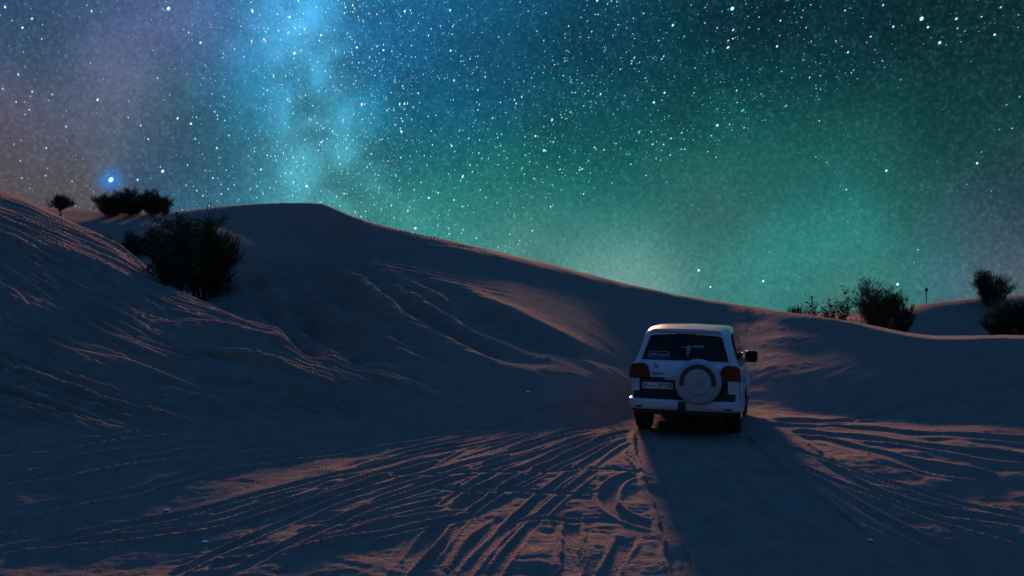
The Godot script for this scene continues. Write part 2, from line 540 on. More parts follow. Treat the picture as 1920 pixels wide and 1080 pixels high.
func press_tracks() -> void:
	stamped.resize(GW * GH)
	press.resize(GW * GH)
	churn.resize(GW * GH)
	churn.fill(1.0)
	# long soft grooves where cars slid down the dune face
	var sd := 100
	for q in [[[445, 480], [500, 570], [545, 630], [600, 680]], [[500, 492], [560, 580], [630, 660], [700, 705]], [[575, 490], [660, 570], [770, 645], [930, 705]],
			[[640, 488], [750, 560], [890, 640], [1060, 702]], [[690, 500], [830, 572], [980, 650], [1130, 706]], [[745, 505], [870, 572], [1020, 648], [1170, 704]],
			[[800, 520], [930, 590], [1070, 652], [1190, 698]], [[540, 560], [640, 640], [760, 700]], [[720, 545], [850, 620], [1000, 690]], [[860, 555], [990, 625], [1110, 685]], [[480, 560], [530, 620], [600, 690]]]:
		sd += 1
		furrow(q, 0.42, 0.26, sd)
	# berms and ruts sweeping in from the left towards the car
	for q in [[[-60, 866], [197, 823], [300, 813], [528, 795], [640, 783]], [[-60, 902], [246, 851], [387, 835], [640, 823], [800, 800]], [[20, 965], [225, 929], [317, 902], [422, 872], [640, 844], [850, 812]],
			[[-60, 925], [180, 880], [420, 846], [620, 832]], [[560, 812], [760, 800], [960, 788], [1180, 784]], [[600, 838], [800, 812], [1000, 796], [1150, 790]]]:
		sd += 1
		rut(q, 0.12, 0.03, 0.045, 0.0, sd, 0.012)
	for q in [[[640, 895], [710, 869], [777, 851], [886, 830], [1010, 799], [1170, 794]], [[420, 985], [640, 917], [735, 884], [886, 845], [1050, 812], [1175, 797]], [[686, 961], [816, 903], [957, 828], [1080, 805]],
			[[-60, 1025], [204, 994], [352, 978], [457, 957], [640, 893]], [[-60, 1040], [151, 1014], [415, 981], [640, 919]], [[560, 1022], [640, 996], [893, 926], [992, 884], [1076, 852], [1180, 817]],
			[[735, 1095], [800, 1022], [850, 962], [895, 926], [960, 890], [1060, 845]], [[300, 1060], [560, 1030], [760, 985], [900, 950]], [[860, 880], [960, 845], [1090, 812], [1180, 803]],
			[[930, 905], [1010, 868], [1120, 826], [1190, 808]]]:
		for k in 2:
			var fine := []
			for p in q:
				fine.append([p[0] + (26 if k else -22), p[1] + (7 if k else -8)])
			sd += 1
			rut(fine, 0.07, 0.016, 0.024, 0.0, sd, 0.006)
		sd += 1
		rut(q, 0.11, 0.03, 0.048, 0.0, sd, 0.012)
	# tread tracks in the foreground
	for q in [[[1260, 880], [1210, 890], [1161, 905], [1140, 930], [1147, 954], [1189, 975], [1252, 991], [1330, 1004]], [[1172, 845], [1238, 911], [1280, 944], [1350, 1010], [1440, 1095]], [[1225, 858], [1310, 935], [1380, 990], [1500, 1095]],
			[[1075, 955], [1072, 1000], [1070, 1095]], [[1290, 880], [1354, 926], [1414, 961], [1526, 1000], [1632, 1028], [1800, 1075]], [[1380, 862], [1526, 933], [1632, 982], [1737, 1028], [1870, 1090]],
			[[1420, 850], [1600, 946], [1700, 1000], [1860, 1065]], [[1470, 812], [1526, 848], [1580, 890], [1667, 933], [1780, 962], [1930, 985]], [[1390, 890], [1440, 905], [1405, 930], [1380, 955]],
			[[1180, 1000], [1160, 1040], [1130, 1095]], [[960, 960], [900, 1010], [850, 1095]], [[1330, 860], [1345, 900], [1380, 925]]]:
		sd += 1
		rut(q, 0.115, 0.032, 0.026, 0.0045, sd)
	# the car's own two wheel tracks, and more worn ones running down past the camera
	for q in [[[1203, 812], [1212, 860], [1240, 940], [1285, 1095]], [[1383, 814], [1440, 865], [1545, 950], [1720, 1095]]]:
		sd += 1
		rut(q, 0.13, 0.05, 0.035, 0.005, sd)
	for q in [[[1180, 830], [1090, 880], [980, 960], [860, 1095]], [[1185, 836], [1110, 890], [1010, 970], [915, 1095]], [[1150, 815], [980, 860], [760, 935], [520, 1040], [420, 1095]], [[1130, 812], [940, 852], [700, 925], [430, 1030], [300, 1095]],
			[[1060, 806], [820, 848], [540, 915], [220, 985], [-60, 1050]], [[1420, 838], [1560, 900], [1730, 965], [1960, 1030]], [[1450, 832], [1610, 885], [1790, 940], [1990, 990]], [[1400, 850], [1500, 925], [1620, 1010], [1760, 1095]]]:
		sd += 1
		rut(q, 0.075, 0.022, 0.026, 0.003, sd, 0.004)
	# the right side: low berms thrown up beside the bend
	for q in [[[1430, 800], [1560, 797], [1700, 812], [1900, 826], [2050, 836]], [[1440, 792], [1590, 786], [1740, 760], [1900, 735]], [[1450, 806], [1600, 818], [1800, 850], [1990, 880]], [[1570, 782], [1700, 768], [1850, 742], [1990, 722]],
			[[1500, 815], [1700, 870], [1900, 905]]]:
		sd += 1
		rut(q, 0.2, 0.035, 0.045, 0.0, sd, -0.012)
	# small scarps where wet crust has broken
	for q in [[[700, 888], [800, 893], [900, 885], [1000, 888], [1110, 884], [1240, 893]], [[790, 914], [870, 920], [960, 919], [1080, 925], [1150, 922]], [[930, 978], [1010, 968], [1080, 974], [1140, 972]], [[1180, 905], [1280, 912], [1360, 908]],
			[[1340, 915], [1420, 920], [1500, 914], [1560, 922]], [[560, 985], [640, 990], [720, 986]]]:
		sd += 1
		rut(q, 0.06, 0.03, 0.014, 0.0, sd, 0.008)

func pressed(x: float, z: float, src: PackedFloat32Array, none: float) -> float:
	var fx := (x - GX) / CELL - 0.5
	var fz := (z - GZ) / CELL - 0.5
	if fx < 1.0 or fz < 1.0 or fx > GW - 3.0 or fz > GH - 3.0:
		return none
	var ix := int(fx)
	var iz := int(fz)
	fx -= ix
	fz -= iz
	var a := iz * GW + ix
	return (src[a] * (1 - fx) + src[a + 1] * fx) * (1 - fz) + (src[a + GW] * (1 - fx) + src[a + GW + 1] * fx) * fz

func relief(x: float, z: float, d: float, h: float, px: float) -> float:
	var v := 0.0
	var ch := 1.0
	if d < 52.0 and z < -5.9:
		v = pressed(x, z, press, 0.0)
		ch = pressed(x, z, churn, 1.0)
	var flat := 1.0 - smoothstep(0.25, 1.4, h)
	if px > 1400.0:
		flat = maxf(flat, 0.25)
	v += n_broad.get_noise_2d(x * 0.16, z * 0.16) * 0.1 * flat
	if d < 60.0:
		v += ch * flat * (n_mid.get_noise_2d(x * 0.5, z * 0.8) * 0.045 + n_mid.get_noise_2d(x * 1.6 + 50, z * 3.0) * 0.012)
		v += ch * (0.4 + 0.6 * flat) * n_fine.get_noise_2d(x * 3.5, z * 8.0) * 0.006
	# broad transverse waves close to the camera
	var near := (1.0 - smoothstep(8.2, 9.6, d)) * smoothstep(5.0, 6.6, d)
	if near > 0.0:
		var wv := z * 11.0 + n_broad.get_noise_2d(x * 0.7, z * 0.4) * 5.0
		v += near * (0.028 * sin(wv) + 0.012 * sin(wv * 2.3 + x)) * (0.6 + 0.8 * n_broad.get_noise_2d(x * 0.9 + 8, z))
	# wind streaks and ripples on the long slope
	var slope := smoothstep(0.02, 0.5, h) * (1.0 - smoothstep(600.0, 1000.0, px)) * (1.0 - smoothstep(31.0, 40.0, d))
	if slope > 0.0:
		var bend := lerpf(0.33, 0.56, smoothstep(14.0, 30.0, d))
		var s := x * cos(bend) + z * sin(bend)
		var t := -x * sin(bend) + z * cos(bend)
		var a := n_streak.get_noise_2d(s * 0.08, t * 2.0)
		var b := n_streak.get_noise_2d(s * 0.13 + 40, t * 7.0)
		var rp := sin(t * 36.0 + n_mid.get_noise_2d(s * 0.7, t * 0.8) * 9.0)
		v += slope * (0.2 * (absf(a) - 0.25) + 0.14 * b + 0.02 * rp * (0.6 + a))
		v += slope * 0.1 * n_broad.get_noise_2d(s * 0.1 + 3, t * 0.35)
	# the grooved face and the saddle keep a softer texture
	var face := smoothstep(0.3, 1.0, h) * smoothstep(300.0, 700.0, px) * (1.0 - smoothstep(46.0, 54.0, d))
	if face > 0.0:
		var s2 := x * 0.62 - z * -0.78
		var t2 := x * 0.78 + z * -0.62
		v += face * (0.05 * n_streak.get_noise_2d(s2 * 0.1, t2 * 0.4) + 0.006 * n_streak.get_noise_2d(s2 * 0.8, t2 * 4.0))
	return v

func ground_at(x: float, z: float) -> float:
	var px := 960.0 + F * x / -z
	var h := macro(x, z)
	return h + relief(x, z, -z, h, px)

func make_ground() -> ArrayMesh:
	var rows := PackedFloat32Array([0.4, 1.5, 3.0, 4.2, 5.2, 5.8, 6.3])
	var r := 6.7
	while r < 62.0:
		rows.append(r)
		r += 1.75 / (3800.0 / (r * r) + 520.0 / r)
	while r < 130.0:
		rows.append(r)
		r *= 1.012
	while r < 900.0:
		rows.append(r)
		r *= 1.12
	var ths := PackedFloat32Array()
	var th := -180.0
	while th < -31.0:
		ths.append(th)
		th += 1.9 if th < -40.0 else 0.5
	th = -31.0
	while th < 31.0:
		ths.append(th)
		th += 0.068
	while th < 178.5:
		ths.append(th)
		th += 0.5 if th < 40.0 else 1.9
	var R := rows.size()
	var C := ths.size()
	var pos := PackedVector3Array(); pos.resize(R * C + 1)
	var nor := PackedVector3Array(); nor.resize(R * C + 1)
	for i in C:
		var a := deg_to_rad(ths[i])
		var sn := sin(a)
		var cs := cos(a)
		var al := clampf(ths[i], -41.0, 40.0)
		var px := 960.0 + F * tan(deg_to_rad(al))
		var col := column_at(px)
		var cl := cos(deg_to_rad(al))
		var away := smoothstep(42.0, 110.0, absf(ths[i]))
		for j in R:
			var q := rows[j]
			var x := q * sn
			var z := -q * cs
			var d := q * cl
			var h := profile(col, d)
			if away > 0.0:
				h = lerpf(h, -1.5 + 1.6 * n_broad.get_noise_2d(x * 0.02, z * 0.02) * smoothstep(6.0, 40.0, q) - 14.0 * smoothstep(100.0, 900.0, q), away)
			else:
				h += relief(x, z, d, h, px)
			pos[i * R + j] = Vector3(x, h, z)
	pos[R * C] = Vector3(0, ramp(0.0), 0)
	nor[R * C] = Vector3.UP
	var idx := PackedInt32Array(); idx.resize(C * (R - 1) * 6 + C * 3)
	var w := 0
	for i in C:
		var i1 := (i + 1) % C
		var i0 := (i + C - 1) % C
		for j in R:
			var dr := pos[i * R + mini(j + 1, R - 1)] - pos[i * R + maxi(j - 1, 0)]
			var dt := pos[i1 * R + j] - pos[i0 * R + j]
			nor[i * R + j] = dt.cross(dr).normalized()
			if j < R - 1:
				var a := i * R + j
				var b := i1 * R + j
				idx[w] = a; idx[w + 1] = a + 1; idx[w + 2] = b + 1
				idx[w + 3] = a; idx[w + 4] = b + 1; idx[w + 5] = b
				w += 6
		idx[w] = R * C; idx[w + 1] = i * R; idx[w + 2] = i1 * R
		w += 3
	var arr := []
	arr.resize(Mesh.ARRAY_MAX)
	arr[Mesh.ARRAY_VERTEX] = pos
	arr[Mesh.ARRAY_NORMAL] = nor
	arr[Mesh.ARRAY_INDEX] = idx
	var mesh := ArrayMesh.new()
	mesh.add_surface_from_arrays(Mesh.PRIMITIVE_TRIANGLES, arr)
	return mesh

func noise_image(size: int, freq: float, octaves: int, seed: int) -> Image:
	var n := FastNoiseLite.new()
	n.seed = seed
	n.frequency = freq
	n.fractal_octaves = octaves
	return n.get_seamless_image(size, size)

func sand_material() -> StandardMaterial3D:
	var m := StandardMaterial3D.new()
	# grains and patches of darker, heavier mineral
	var a := noise_image(1024, 0.006, 4, 5)
	var b := noise_image(1024, 0.35, 2, 6)
	var img := Image.create(1024, 1024, false, Image.FORMAT_RGBA8)
	for y in 1024:
		for x in 1024:
			var v := 0.86 + 0.14 * a.get_pixel(x, y).r + 0.34 * (b.get_pixel(x, y).r - 0.5)
			img.set_pixel(x, y, Color(v, v * (0.985 + 0.015 * v), v))
	m.albedo_texture = ImageTexture.create_from_image(img)
	m.albedo_color = Color(0.315, 0.225, 0.165).linear_to_srgb()
	# grains, and wind ripples that come and go
	var bump := Image.create(1024, 1024, false, Image.FORMAT_RGBA8)
	var grain := noise_image(1024, 0.2, 3, 9)
	var warp := noise_image(1024, 0.006, 3, 10)
	var mask := noise_image(1024, 0.004, 2, 12)
	for y in 1024:
		for x in 1024:
			var wv := sin(TAU * (y * 34.0 / 1024.0 + 5.0 * warp.get_pixel(x, y).r))
			var v := 0.5 + 0.3 * (grain.get_pixel(x, y).r - 0.5) + 0.2 * wv * smoothstep(0.35, 0.7, mask.get_pixel(x, y).r)
			bump.set_pixel(x, y, Color(v, v, v))
	bump.bump_map_to_normal_map(14.0)
	m.normal_enabled = true
	m.normal_texture = ImageTexture.create_from_image(bump)
	m.normal_scale = 1.0
	m.roughness = 0.95
	m.metallic_specular = 0.15
	m.uv1_triplanar = true
	m.uv1_world_triplanar = true
	m.uv1_scale = Vector3(0.33, 0.33, 0.33)
	return m

# ---------------------------------------------------------------- plants
# a shrub standing at its base: stems that fork into twigs, and leaves or blades along the twigs
func shrub(called: String, label: String, where: Vector3, wide: float, tall: float, style: String, seed: int, count: int, group := "", trunk := 0.0) -> void:
	var rng := RandomNumberGenerator.new()
	rng.seed = seed
	var t := thing(called, label, "tree" if called.ends_with("tree") else "shrub", where, 0.0, group)
	var wood := begin()
	var leaf := begin()
	wood.set_smooth_group(0)
	leaf.set_smooth_group(-1)
	var stems := 9 if style == "broad" else 15
	if style == "sparse":
		stems = 8
	var tips := []
	if trunk > 0.0:
		tube(wood, Vector3(0, -0.25, 0), Vector3(0.06, trunk * 0.5, 0), 0.06, 0.045, 6)
		tube(wood, Vector3(0.06, trunk * 0.5, 0), Vector3(0.0, trunk, 0.02), 0.045, 0.035, 6)
	for s in stems:
		var az := rng.randf() * TAU
		var out := sqrt(rng.randf())
		var top := Vector3(cos(az) * out * wide * 0.5, tall * (1.0 - 0.5 * out * out) * rng.randf_range(0.72, 1.03), sin(az) * out * wide * 0.5)
		var root := Vector3(cos(az) * out * wide * 0.12, -0.2, sin(az) * out * wide * 0.12)
		if trunk > 0.0:
			root = Vector3(0, trunk * rng.randf_range(0.6, 1.0), 0)
			top.y = maxf(top.y, trunk * 1.05)
		var bow := Vector3(rng.randf_range(-1, 1), 0, rng.randf_range(-1, 1)) * wide * 0.06
		var p := root
		var rad := 0.012 + 0.012 * tall / 2.0
		for k in 5:
			var u := (k + 1) / 5.0
			var q := root.lerp(top, u) + bow * sin(u * PI) + Vector3(0, tall * 0.06 * sin(u * PI), 0)
			tube(wood, p, q, rad * (1.0 - 0.16 * k), rad * (1.0 - 0.16 * (k + 1)), 4)
			p = q
			if u > 0.15 or style == "blade":
				for b in 3:
					var dir := Vector3(rng.randfn() * 0.55, rng.randf_range(0.3, 1.1), rng.randfn() * 0.55).normalized()
					var ln := rng.randf_range(0.14, 0.3) * tall
					tube(wood, q, q + dir * ln, 0.006, 0.003, 3)
					tips.append([q, dir, ln])
	for k in count:
		var tp: Array = tips[rng.randi() % tips.size()]
		var dir: Vector3 = tp[1]
		var o: Vector3 = tp[0]
		var ln: float = tp[2]
		var p := o + dir * ln * rng.randf_range(0.1, 1.08)
		var spread := 0.09 * wide if style != "sparse" else 0.03 * wide
		p += Vector3(rng.randfn(), rng.randfn() * 0.7, rng.randfn()) * spread * 0.55
		if p.y < 0.02:
			p.y = rng.randf() * 0.3 * tall
		var l := 0.0
		var wd := 0.0
		var g := Vector3.ZERO
		if style == "blade":
			l = rng.randf_range(0.16, 0.32)
			wd = rng.randf_range(0.016, 0.03)
			g = (dir + Vector3(rng.randfn() * 0.3, 0.7, rng.randfn() * 0.3)).normalized()
		else:
			l = rng.randf_range(0.07, 0.13)
			wd = l * rng.randf_range(0.42, 0.6)
			g = Vector3(rng.randfn(), rng.randfn() * 0.7 + 0.25, rng.randfn()).normalized()
		var side := g.cross(Vector3(rng.randfn(), rng.randfn(), rng.randfn())).normalized() * wd * 0.5
		var fold := g.cross(side).normalized() * wd * 0.16
		var mid := p + g * l * 0.45
		leaf.add_vertex(p); leaf.add_vertex(mid + side + fold); leaf.add_vertex(p + g * l)
		leaf.add_vertex(p); leaf.add_vertex(p + g * l); leaf.add_vertex(mid - side + fold)
	part("trunk" if trunk > 0.0 else "stems", finish(wood), M.bark, t)
	part("crown" if trunk > 0.0 else "foliage", finish(leaf), M.leaf_pale if style == "broad" or style == "sparse" else M.leaf_dark, t)

# ---------------------------------------------------------------- car
# half outlines of the body, from the middle of the floor up round the side to the middle of the roof
func station(z: float, wmax: float, floor_y: float, belt: float, wbelt: float, wroof: float, top: float, lean: float) -> PackedVector3Array:
	var o := PackedVector3Array()
	var pts := [
		Vector2(0, floor_y), Vector2(wmax * 0.55, floor_y), Vector2(wmax * 0.9, floor_y), Vector2(wmax * 0.965, floor_y + 0.05), Vector2(wmax * 0.985, lerpf(floor_y, belt, 0.28)),
		Vector2(wmax, lerpf(floor_y, belt, 0.52)), Vector2(wmax * 0.99, lerpf(floor_y, belt, 0.74)), Vector2(lerpf(wmax, wbelt, 0.45), belt - 0.05), Vector2(wbelt, belt),
		Vector2(lerpf(wbelt, wroof, 0.33), lerpf(belt, top - 0.1, 0.35)), Vector2(lerpf(wbelt, wroof, 0.68), lerpf(belt, top - 0.1, 0.7)), Vector2(wroof + 0.02, lerpf(belt, top, 0.84)), Vector2(wroof - 0.02, lerpf(belt, top, 0.925)),
		Vector2(wroof - 0.09, lerpf(belt, top, 0.97)), Vector2(wroof * 0.5, top - 0.012), Vector2(0, top)]
	for p in pts:
		o.append(Vector3(p.x, p.y, z - lean * maxf(0.0, p.y - 1.02)))
	return o

func body_mesh() -> ArrayMesh:
	var S := [
		station(0.0, 0.875, 0.42, 1.2, 0.815, 0.655, 1.725, 0.3),
		station(-0.035, 0.905, 0.41, 1.2, 0.835, 0.675, 1.75, 0.3),
		station(-0.13, 0.925, 0.40, 1.2, 0.85, 0.69, 1.77, 0.28),
		station(-0.45, 0.932, 0.40, 1.2, 0.858, 0.70, 1.795, 0.12),
		station(-0.95, 0.936, 0.40, 1.195, 0.862, 0.705, 1.81, 0.0),
		station(-1.6, 0.936, 0.40, 1.19, 0.865, 0.705, 1.815, 0.0),
		station(-2.3, 0.936, 0.40, 1.18, 0.865, 0.70, 1.805, 0.0),
		station(-2.75, 0.936, 0.40, 1.17, 0.865, 0.67, 1.77, 0.0),
		station(-3.1, 0.936, 0.40, 1.15, 0.86, 0.70, 1.5, 0.0),
		station(-3.42, 0.934, 0.40, 1.12, 0.85, 0.74, 1.22, 0.0),
		station(-3.75, 0.93, 0.40, 1.07, 0.84, 0.72, 1.17, 0.0),
		station(-4.3, 0.91, 0.40, 1.0, 0.8, 0.66, 1.1, 0.0),
		station(-4.58, 0.86, 0.40, 0.92, 0.76, 0.6, 1.02, 0.0),
		station(-4.68, 0.78, 0.44, 0.85, 0.7, 0.5, 0.93, 0.0)]
	var st := begin()
	st.set_smooth_group(1)
	var n: int = S[0].size()
	var flip := func(v: Vector3) -> Vector3: return Vector3(-v.x, v.y, v.z)
	for i in S.size() - 1:
		for k in n - 1:
			var a: Vector3 = S[i][k]; var b: Vector3 = S[i][k + 1]; var c: Vector3 = S[i + 1][k + 1]; var d: Vector3 = S[i + 1][k]
			quad(st, a, b, c, d)
			quad(st, flip.call(d), flip.call(c), flip.call(b), flip.call(a))
	st.set_smooth_group(2)
	for e in [0, S.size() - 1]:
		for k in n - 1:
			var a: Vector3 = S[e][k]; var b: Vector3 = S[e][k + 1]
			var v := [flip.call(a), flip.call(b), b, a]
			if e == 0:
				v.reverse()
			for tri in [[0, 1, 2], [0, 2, 3]]:
				if v[tri[0]].distance_to(v[tri[1]]) > 1e-5 and v[tri[1]].distance_to(v[tri[2]]) > 1e-5 and v[tri[0]].distance_to(v[tri[2]]) > 1e-5:
					st.add_vertex(v[tri[0]]); st.add_vertex(v[tri[2]]); st.add_vertex(v[tri[1]])
	st.generate_normals()
	st.index()
	return st.commit()

func text(called: String, words: String, size: float, where: Vector3, m: Material, parent: Node, font_name := "Droid Sans") -> MeshInstance3D:
	var t := TextMesh.new()
	var f := SystemFont.new()
	f.font_names = PackedStringArray([font_name])
	f.font_weight = 700
	t.font = f
	t.text = words
	t.font_size = 64
	t.pixel_size = size / 46.0
	t.depth = 0.004
	t.curve_step = 4.0
	var o := part(called, t, m, parent)
	o.position = where
	return o

func wheel(parent: Node, x: float, z: float) -> void:
	var w := Node3D.new()
	w.name = "wheel"
	parent.add_child(w, true)
	w.position = Vector3(x, 0.375, z)
	var s := signf(x)
	var tread := PackedVector2Array([Vector2(0.2, -0.09), Vector2(0.23, -0.122), Vector2(0.30, -0.135), Vector2(0.35, -0.13), Vector2(0.376, -0.105), Vector2(0.383, -0.06), Vector2(0.374, -0.05), Vector2(0.374, -0.035), Vector2(0.385, -0.027),
		Vector2(0.385, 0.027), Vector2(0.374, 0.035), Vector2(0.374, 0.05), Vector2(0.383, 0.06), Vector2(0.376, 0.105), Vector2(0.35, 0.13), Vector2(0.30, 0.135), Vector2(0.23, 0.122), Vector2(0.2, 0.09), Vector2(0.2, -0.09)])
	part("tyre", lathe(tread, 40, "x"), M.rubber, w)
	var rim := begin()
	rim.append_from(lathe(PackedVector2Array([Vector2(0.215, 0.1 * s), Vector2(0.2, 0.108 * s), Vector2(0.185, 0.06 * s), Vector2(0.0, 0.055 * s)]), 30, "x"), 0, Transform3D.IDENTITY)
	for k in 6:
		var spoke := slab(PackedVector2Array([Vector2(-0.022, 0.02), Vector2(0.022, 0.02), Vector2(0.034, 0.195), Vector2(-0.034, 0.195)]), -0.015, 0.015, 0.006)
		rim.append_from(spoke, 0, Transform3D(Basis(Vector3.RIGHT, TAU * k / 6) * Basis(Vector3.UP, PI / 2 * s), Vector3(0.088 * s, 0, 0)))
	rim.append_from(lathe(PackedVector2Array([Vector2(0.05, 0.07 * s), Vector2(0.045, 0.108 * s), Vector2(0.0, 0.112 * s)]), 16, "x"), 0, Transform3D.IDENTITY)
	part("rim", rim.commit(), M.alloy, w)

func mirrored(p: PackedVector2Array) -> PackedVector2Array:
	var o := PackedVector2Array()
	for v in p:
		o.append(Vector2(-v.x, v.y))
	return o

func make_car() -> void:
	var yaw := deg_to_rad(-15.2)
	var foot := on_ground(1281, 824)
	var base := Vector3(foot.x, 0, foot.z)
	# rest the four tyres on the sand
	var fwd := Vector3(-sin(yaw), 0, -cos(yaw))
	var right := Vector3(cos(yaw), 0, -sin(yaw))
	var hs := []
	for q in [[-0.78, 0.95], [0.78, 0.95], [-0.78, 3.73], [0.78, 3.73]]:
		var p: Vector3 = base + right * q[0] + fwd * q[1]
		hs.append(ground_at(p.x, p.z))
	var rear: float = (hs[0] + hs[1]) / 2
	var front: float = (hs[2] + hs[3]) / 2
	var nose := atan((front - rear) / 2.78)
	var c := thing("suv_car", "white off-road car with a covered spare wheel on its tailgate, parked on the sand", "car", base, yaw)
	c.rotation.x = nose
	c.rotation.z = atan((hs[1] + hs[3] - hs[0] - hs[2]) / 2 / 1.56)
	c.position.y = rear - 0.95 * sin(nose) - 0.01

	var body := CSGMesh3D.new()
	body.name = "body"
	body.mesh = body_mesh()
	body.material = M.paint
	c.add_child(body)
	for z in [-0.95, -3.73]:
		for s in [-1, 1]:
			var cut := CSGCylinder3D.new()
			cut.name = "wheel_arch_cut"
			cut.operation = CSGShape3D.OPERATION_SUBTRACTION
			cut.radius = 0.45
			cut.height = 0.5
			cut.sides = 36
			cut.material = M.plastic
			cut.rotation.z = PI / 2
			cut.position = Vector3(s * 0.87, 0.33, z)
			body.add_child(cut, true)

	# rear glass follows the lean of the tailgate
	var lean := atan(0.3)
	var glass_at := Transform3D(Basis(Vector3.RIGHT, -lean), Vector3(0, 1.02, 0.0))
	var k := 1.0 / cos(lean)
	var pane := PackedVector2Array([Vector2(-0.735, 0.215 * k), Vector2(0.735, 0.215 * k), Vector2(0.72, 0.27 * k), Vector2(0.61, 0.61 * k), Vector2(0.57, 0.635 * k), Vector2(0.3, 0.65 * k), Vector2(-0.3, 0.65 * k), Vector2(-0.57, 0.635 * k), Vector2(-0.61, 0.61 * k), Vector2(-0.72, 0.27 * k)])
	var rw := part("rear_window", slab(pane, -0.01, 0.009, 0.005), M.glass, c)
	rw.transform = glass_at
	# framed sticker and two small decals on the glass
	var st := begin()
	for e in [[-0.63, 0.255, -0.27, 0.262], [-0.63, 0.365, -0.27, 0.372], [-0.63, 0.262, -0.623, 0.365], [-0.277, 0.262, -0.27, 0.365]]:
		st.append_from(slab(PackedVector2Array([Vector2(e[0], e[1]), Vector2(e[2], e[1]), Vector2(e[2], e[3]), Vector2(e[0], e[3])]), 0.0095, 0.0115), 0, Transform3D.IDENTITY)
	part("sticker_frame", st.commit(), M.sticker, rw)
	text("sticker_lettering", "LIMO", 0.058, Vector3(-0.535, 0.313, 0.011), M.sticker, rw)
	text("sticker_lettering", "eye2", 0.052, Vector3(-0.355, 0.313, 0.011), M.sticker, rw)
	var fig := PackedVector2Array([Vector2(0.02, 0.30), Vector2(0.06, 0.30), Vector2(0.065, 0.38), Vector2(0.09, 0.43), Vector2(0.1, 0.49), Vector2(0.055, 0.5), Vector2(0.03, 0.47), Vector2(-0.06, 0.462), Vector2(-0.06, 0.45), Vector2(0.015, 0.447), Vector2(0.025, 0.39)])
	part("window_decal", slab(fig, 0.0095, 0.0115), M.decal, rw)
	part("window_decal", slab(rounded(0.13, 0.455, 0.32, 0.495, 0.008), 0.0095, 0.0115), M.decal, rw)
	# wiper and high brake lamp
	st = begin()
	tube(st, Vector3(0.32, 0.225, 0.022), Vector3(0.02, 0.31, 0.022), 0.009, 0.006, 5)
	tube(st, Vector3(0.18, 0.262, 0.014), Vector3(-0.22, 0.30, 0.014), 0.006, 0.006, 4)
	part("wiper", finish(st), M.plastic, rw)
	var hb := part("high_brake_light", slab(rounded(-0.17, 0.672, 0.17, 0.695, 0.008), -0.01, 0.012, 0.003), M.lamp_red, c)
	hb.transform = glass_at
	# roof spoiler lip
	var lip := part("roof_spoiler", slab(PackedVector2Array([Vector2(-0.6, 1.712), Vector2(0.6, 1.712), Vector2(0.55, 1.755), Vector2(0.25, 1.768), Vector2(-0.25, 1.768), Vector2(-0.55, 1.755)]), -0.6, -0.175, 0.012), M.paint, c)
	lip.position.y = 0.006

	# tail lamps wrap round the corners
	var lampo := PackedVector2Array([Vector2(-0.945, 0.915), Vector2(-0.565, 0.915), Vector2(-0.585, 1.0), Vector2(-0.62, 1.12), Vector2(-0.66, 1.165), Vector2(-0.72, 1.178), Vector2(-0.868, 1.17), Vector2(-0.925, 1.1)])
	part("tail_light", slab(lampo, -0.2, 0.014, 0.012), M.lamp_red, c)
	part("tail_light", slab(mirrored(lampo), -0.2, 0.014, 0.012), M.lamp_red, c)
	# dark plate recess across the tailgate foot
	part("plate_recess", slab(PackedVector2Array([Vector2(-0.76, 0.94), Vector2(-0.76, 0.70), Vector2(-0.86, 0.70), Vector2(-0.86, 0.60), Vector2(-0.82, 0.56), Vector2(0.82, 0.56), Vector2(0.86, 0.60), Vector2(0.86, 0.70), Vector2(0.73, 0.70), Vector2(0.73, 0.94)]), -0.02, 0.008, 0.004), M.plastic, c)
	part("tailgate_ledge", slab(rounded(-0.75, 0.575, 0.72, 0.6, 0.01), 0.0, 0.03, 0.005), M.plastic, c)
	part("tailgate_handle", slab(rounded(-0.33, 0.905, -0.12, 0.925, 0.008), 0.0, 0.026, 0.006), M.chrome, c)
	var rec := part("number_plate", slab(rounded(-0.705, 0.74, -0.185, 0.855, 0.01), 0.006, 0.022, 0.003), M.plate, c)
	var rim := begin()
	for e in [[-0.7, 0.745, -0.19, 0.749], [-0.7, 0.846, -0.19, 0.85], [-0.7, 0.749, -0.696, 0.846], [-0.194, 0.749, -0.19, 0.846]]:
		rim.append_from(slab(PackedVector2Array([Vector2(e[0], e[1]), Vector2(e[2], e[1]), Vector2(e[2], e[3]), Vector2(e[0], e[3])]), 0.0222, 0.0245), 0, Transform3D.IDENTITY)
	part("plate_border", rim.commit(), M.ink, rec)
	text("plate_letter", "H", 0.066, Vector3(-0.655, 0.797, 0.024), M.ink, rec)
	text("plate_number", "31728", 0.066, Vector3(-0.325, 0.797, 0.024), M.ink, rec)
	# the small curved script between letter and number
	st = begin()
	var pr := Vector3(-0.6, 0.80, 0.024)
	for q in [[-0.585, 0.787], [-0.57, 0.79], [-0.56, 0.805], [-0.55, 0.79], [-0.535, 0.786], [-0.515, 0.79], [-0.5, 0.806], [-0.485, 0.798], [-0.48, 0.775]]:
		var nx := Vector3(q[0], q[1], 0.024)
		tube(st, pr, nx, 0.005, 0.005, 4)
		pr = nx
	part("plate_script", finish(st), M.ink, rec)

	# three-diamond emblem and model lettering on the tailgate
	var em := begin()
	for a in [90.0, 210.0, 330.0]:
		var dd := deg_to_rad(a)
		var ax := Vector2(cos(dd), sin(dd))
		var nr := Vector2(-ax.y, ax.x)
		em.append_from(slab(PackedVector2Array([Vector2.ZERO, ax * 0.025 + nr * 0.0145, ax * 0.05, ax * 0.025 - nr * 0.0145]), 0.0, 0.008, 0.0), 0, Transform3D(Basis.IDENTITY, Vector3(-0.49, 1.135, -0.036)))
	var emb := part("emblem", em.commit(), M.badge, c)
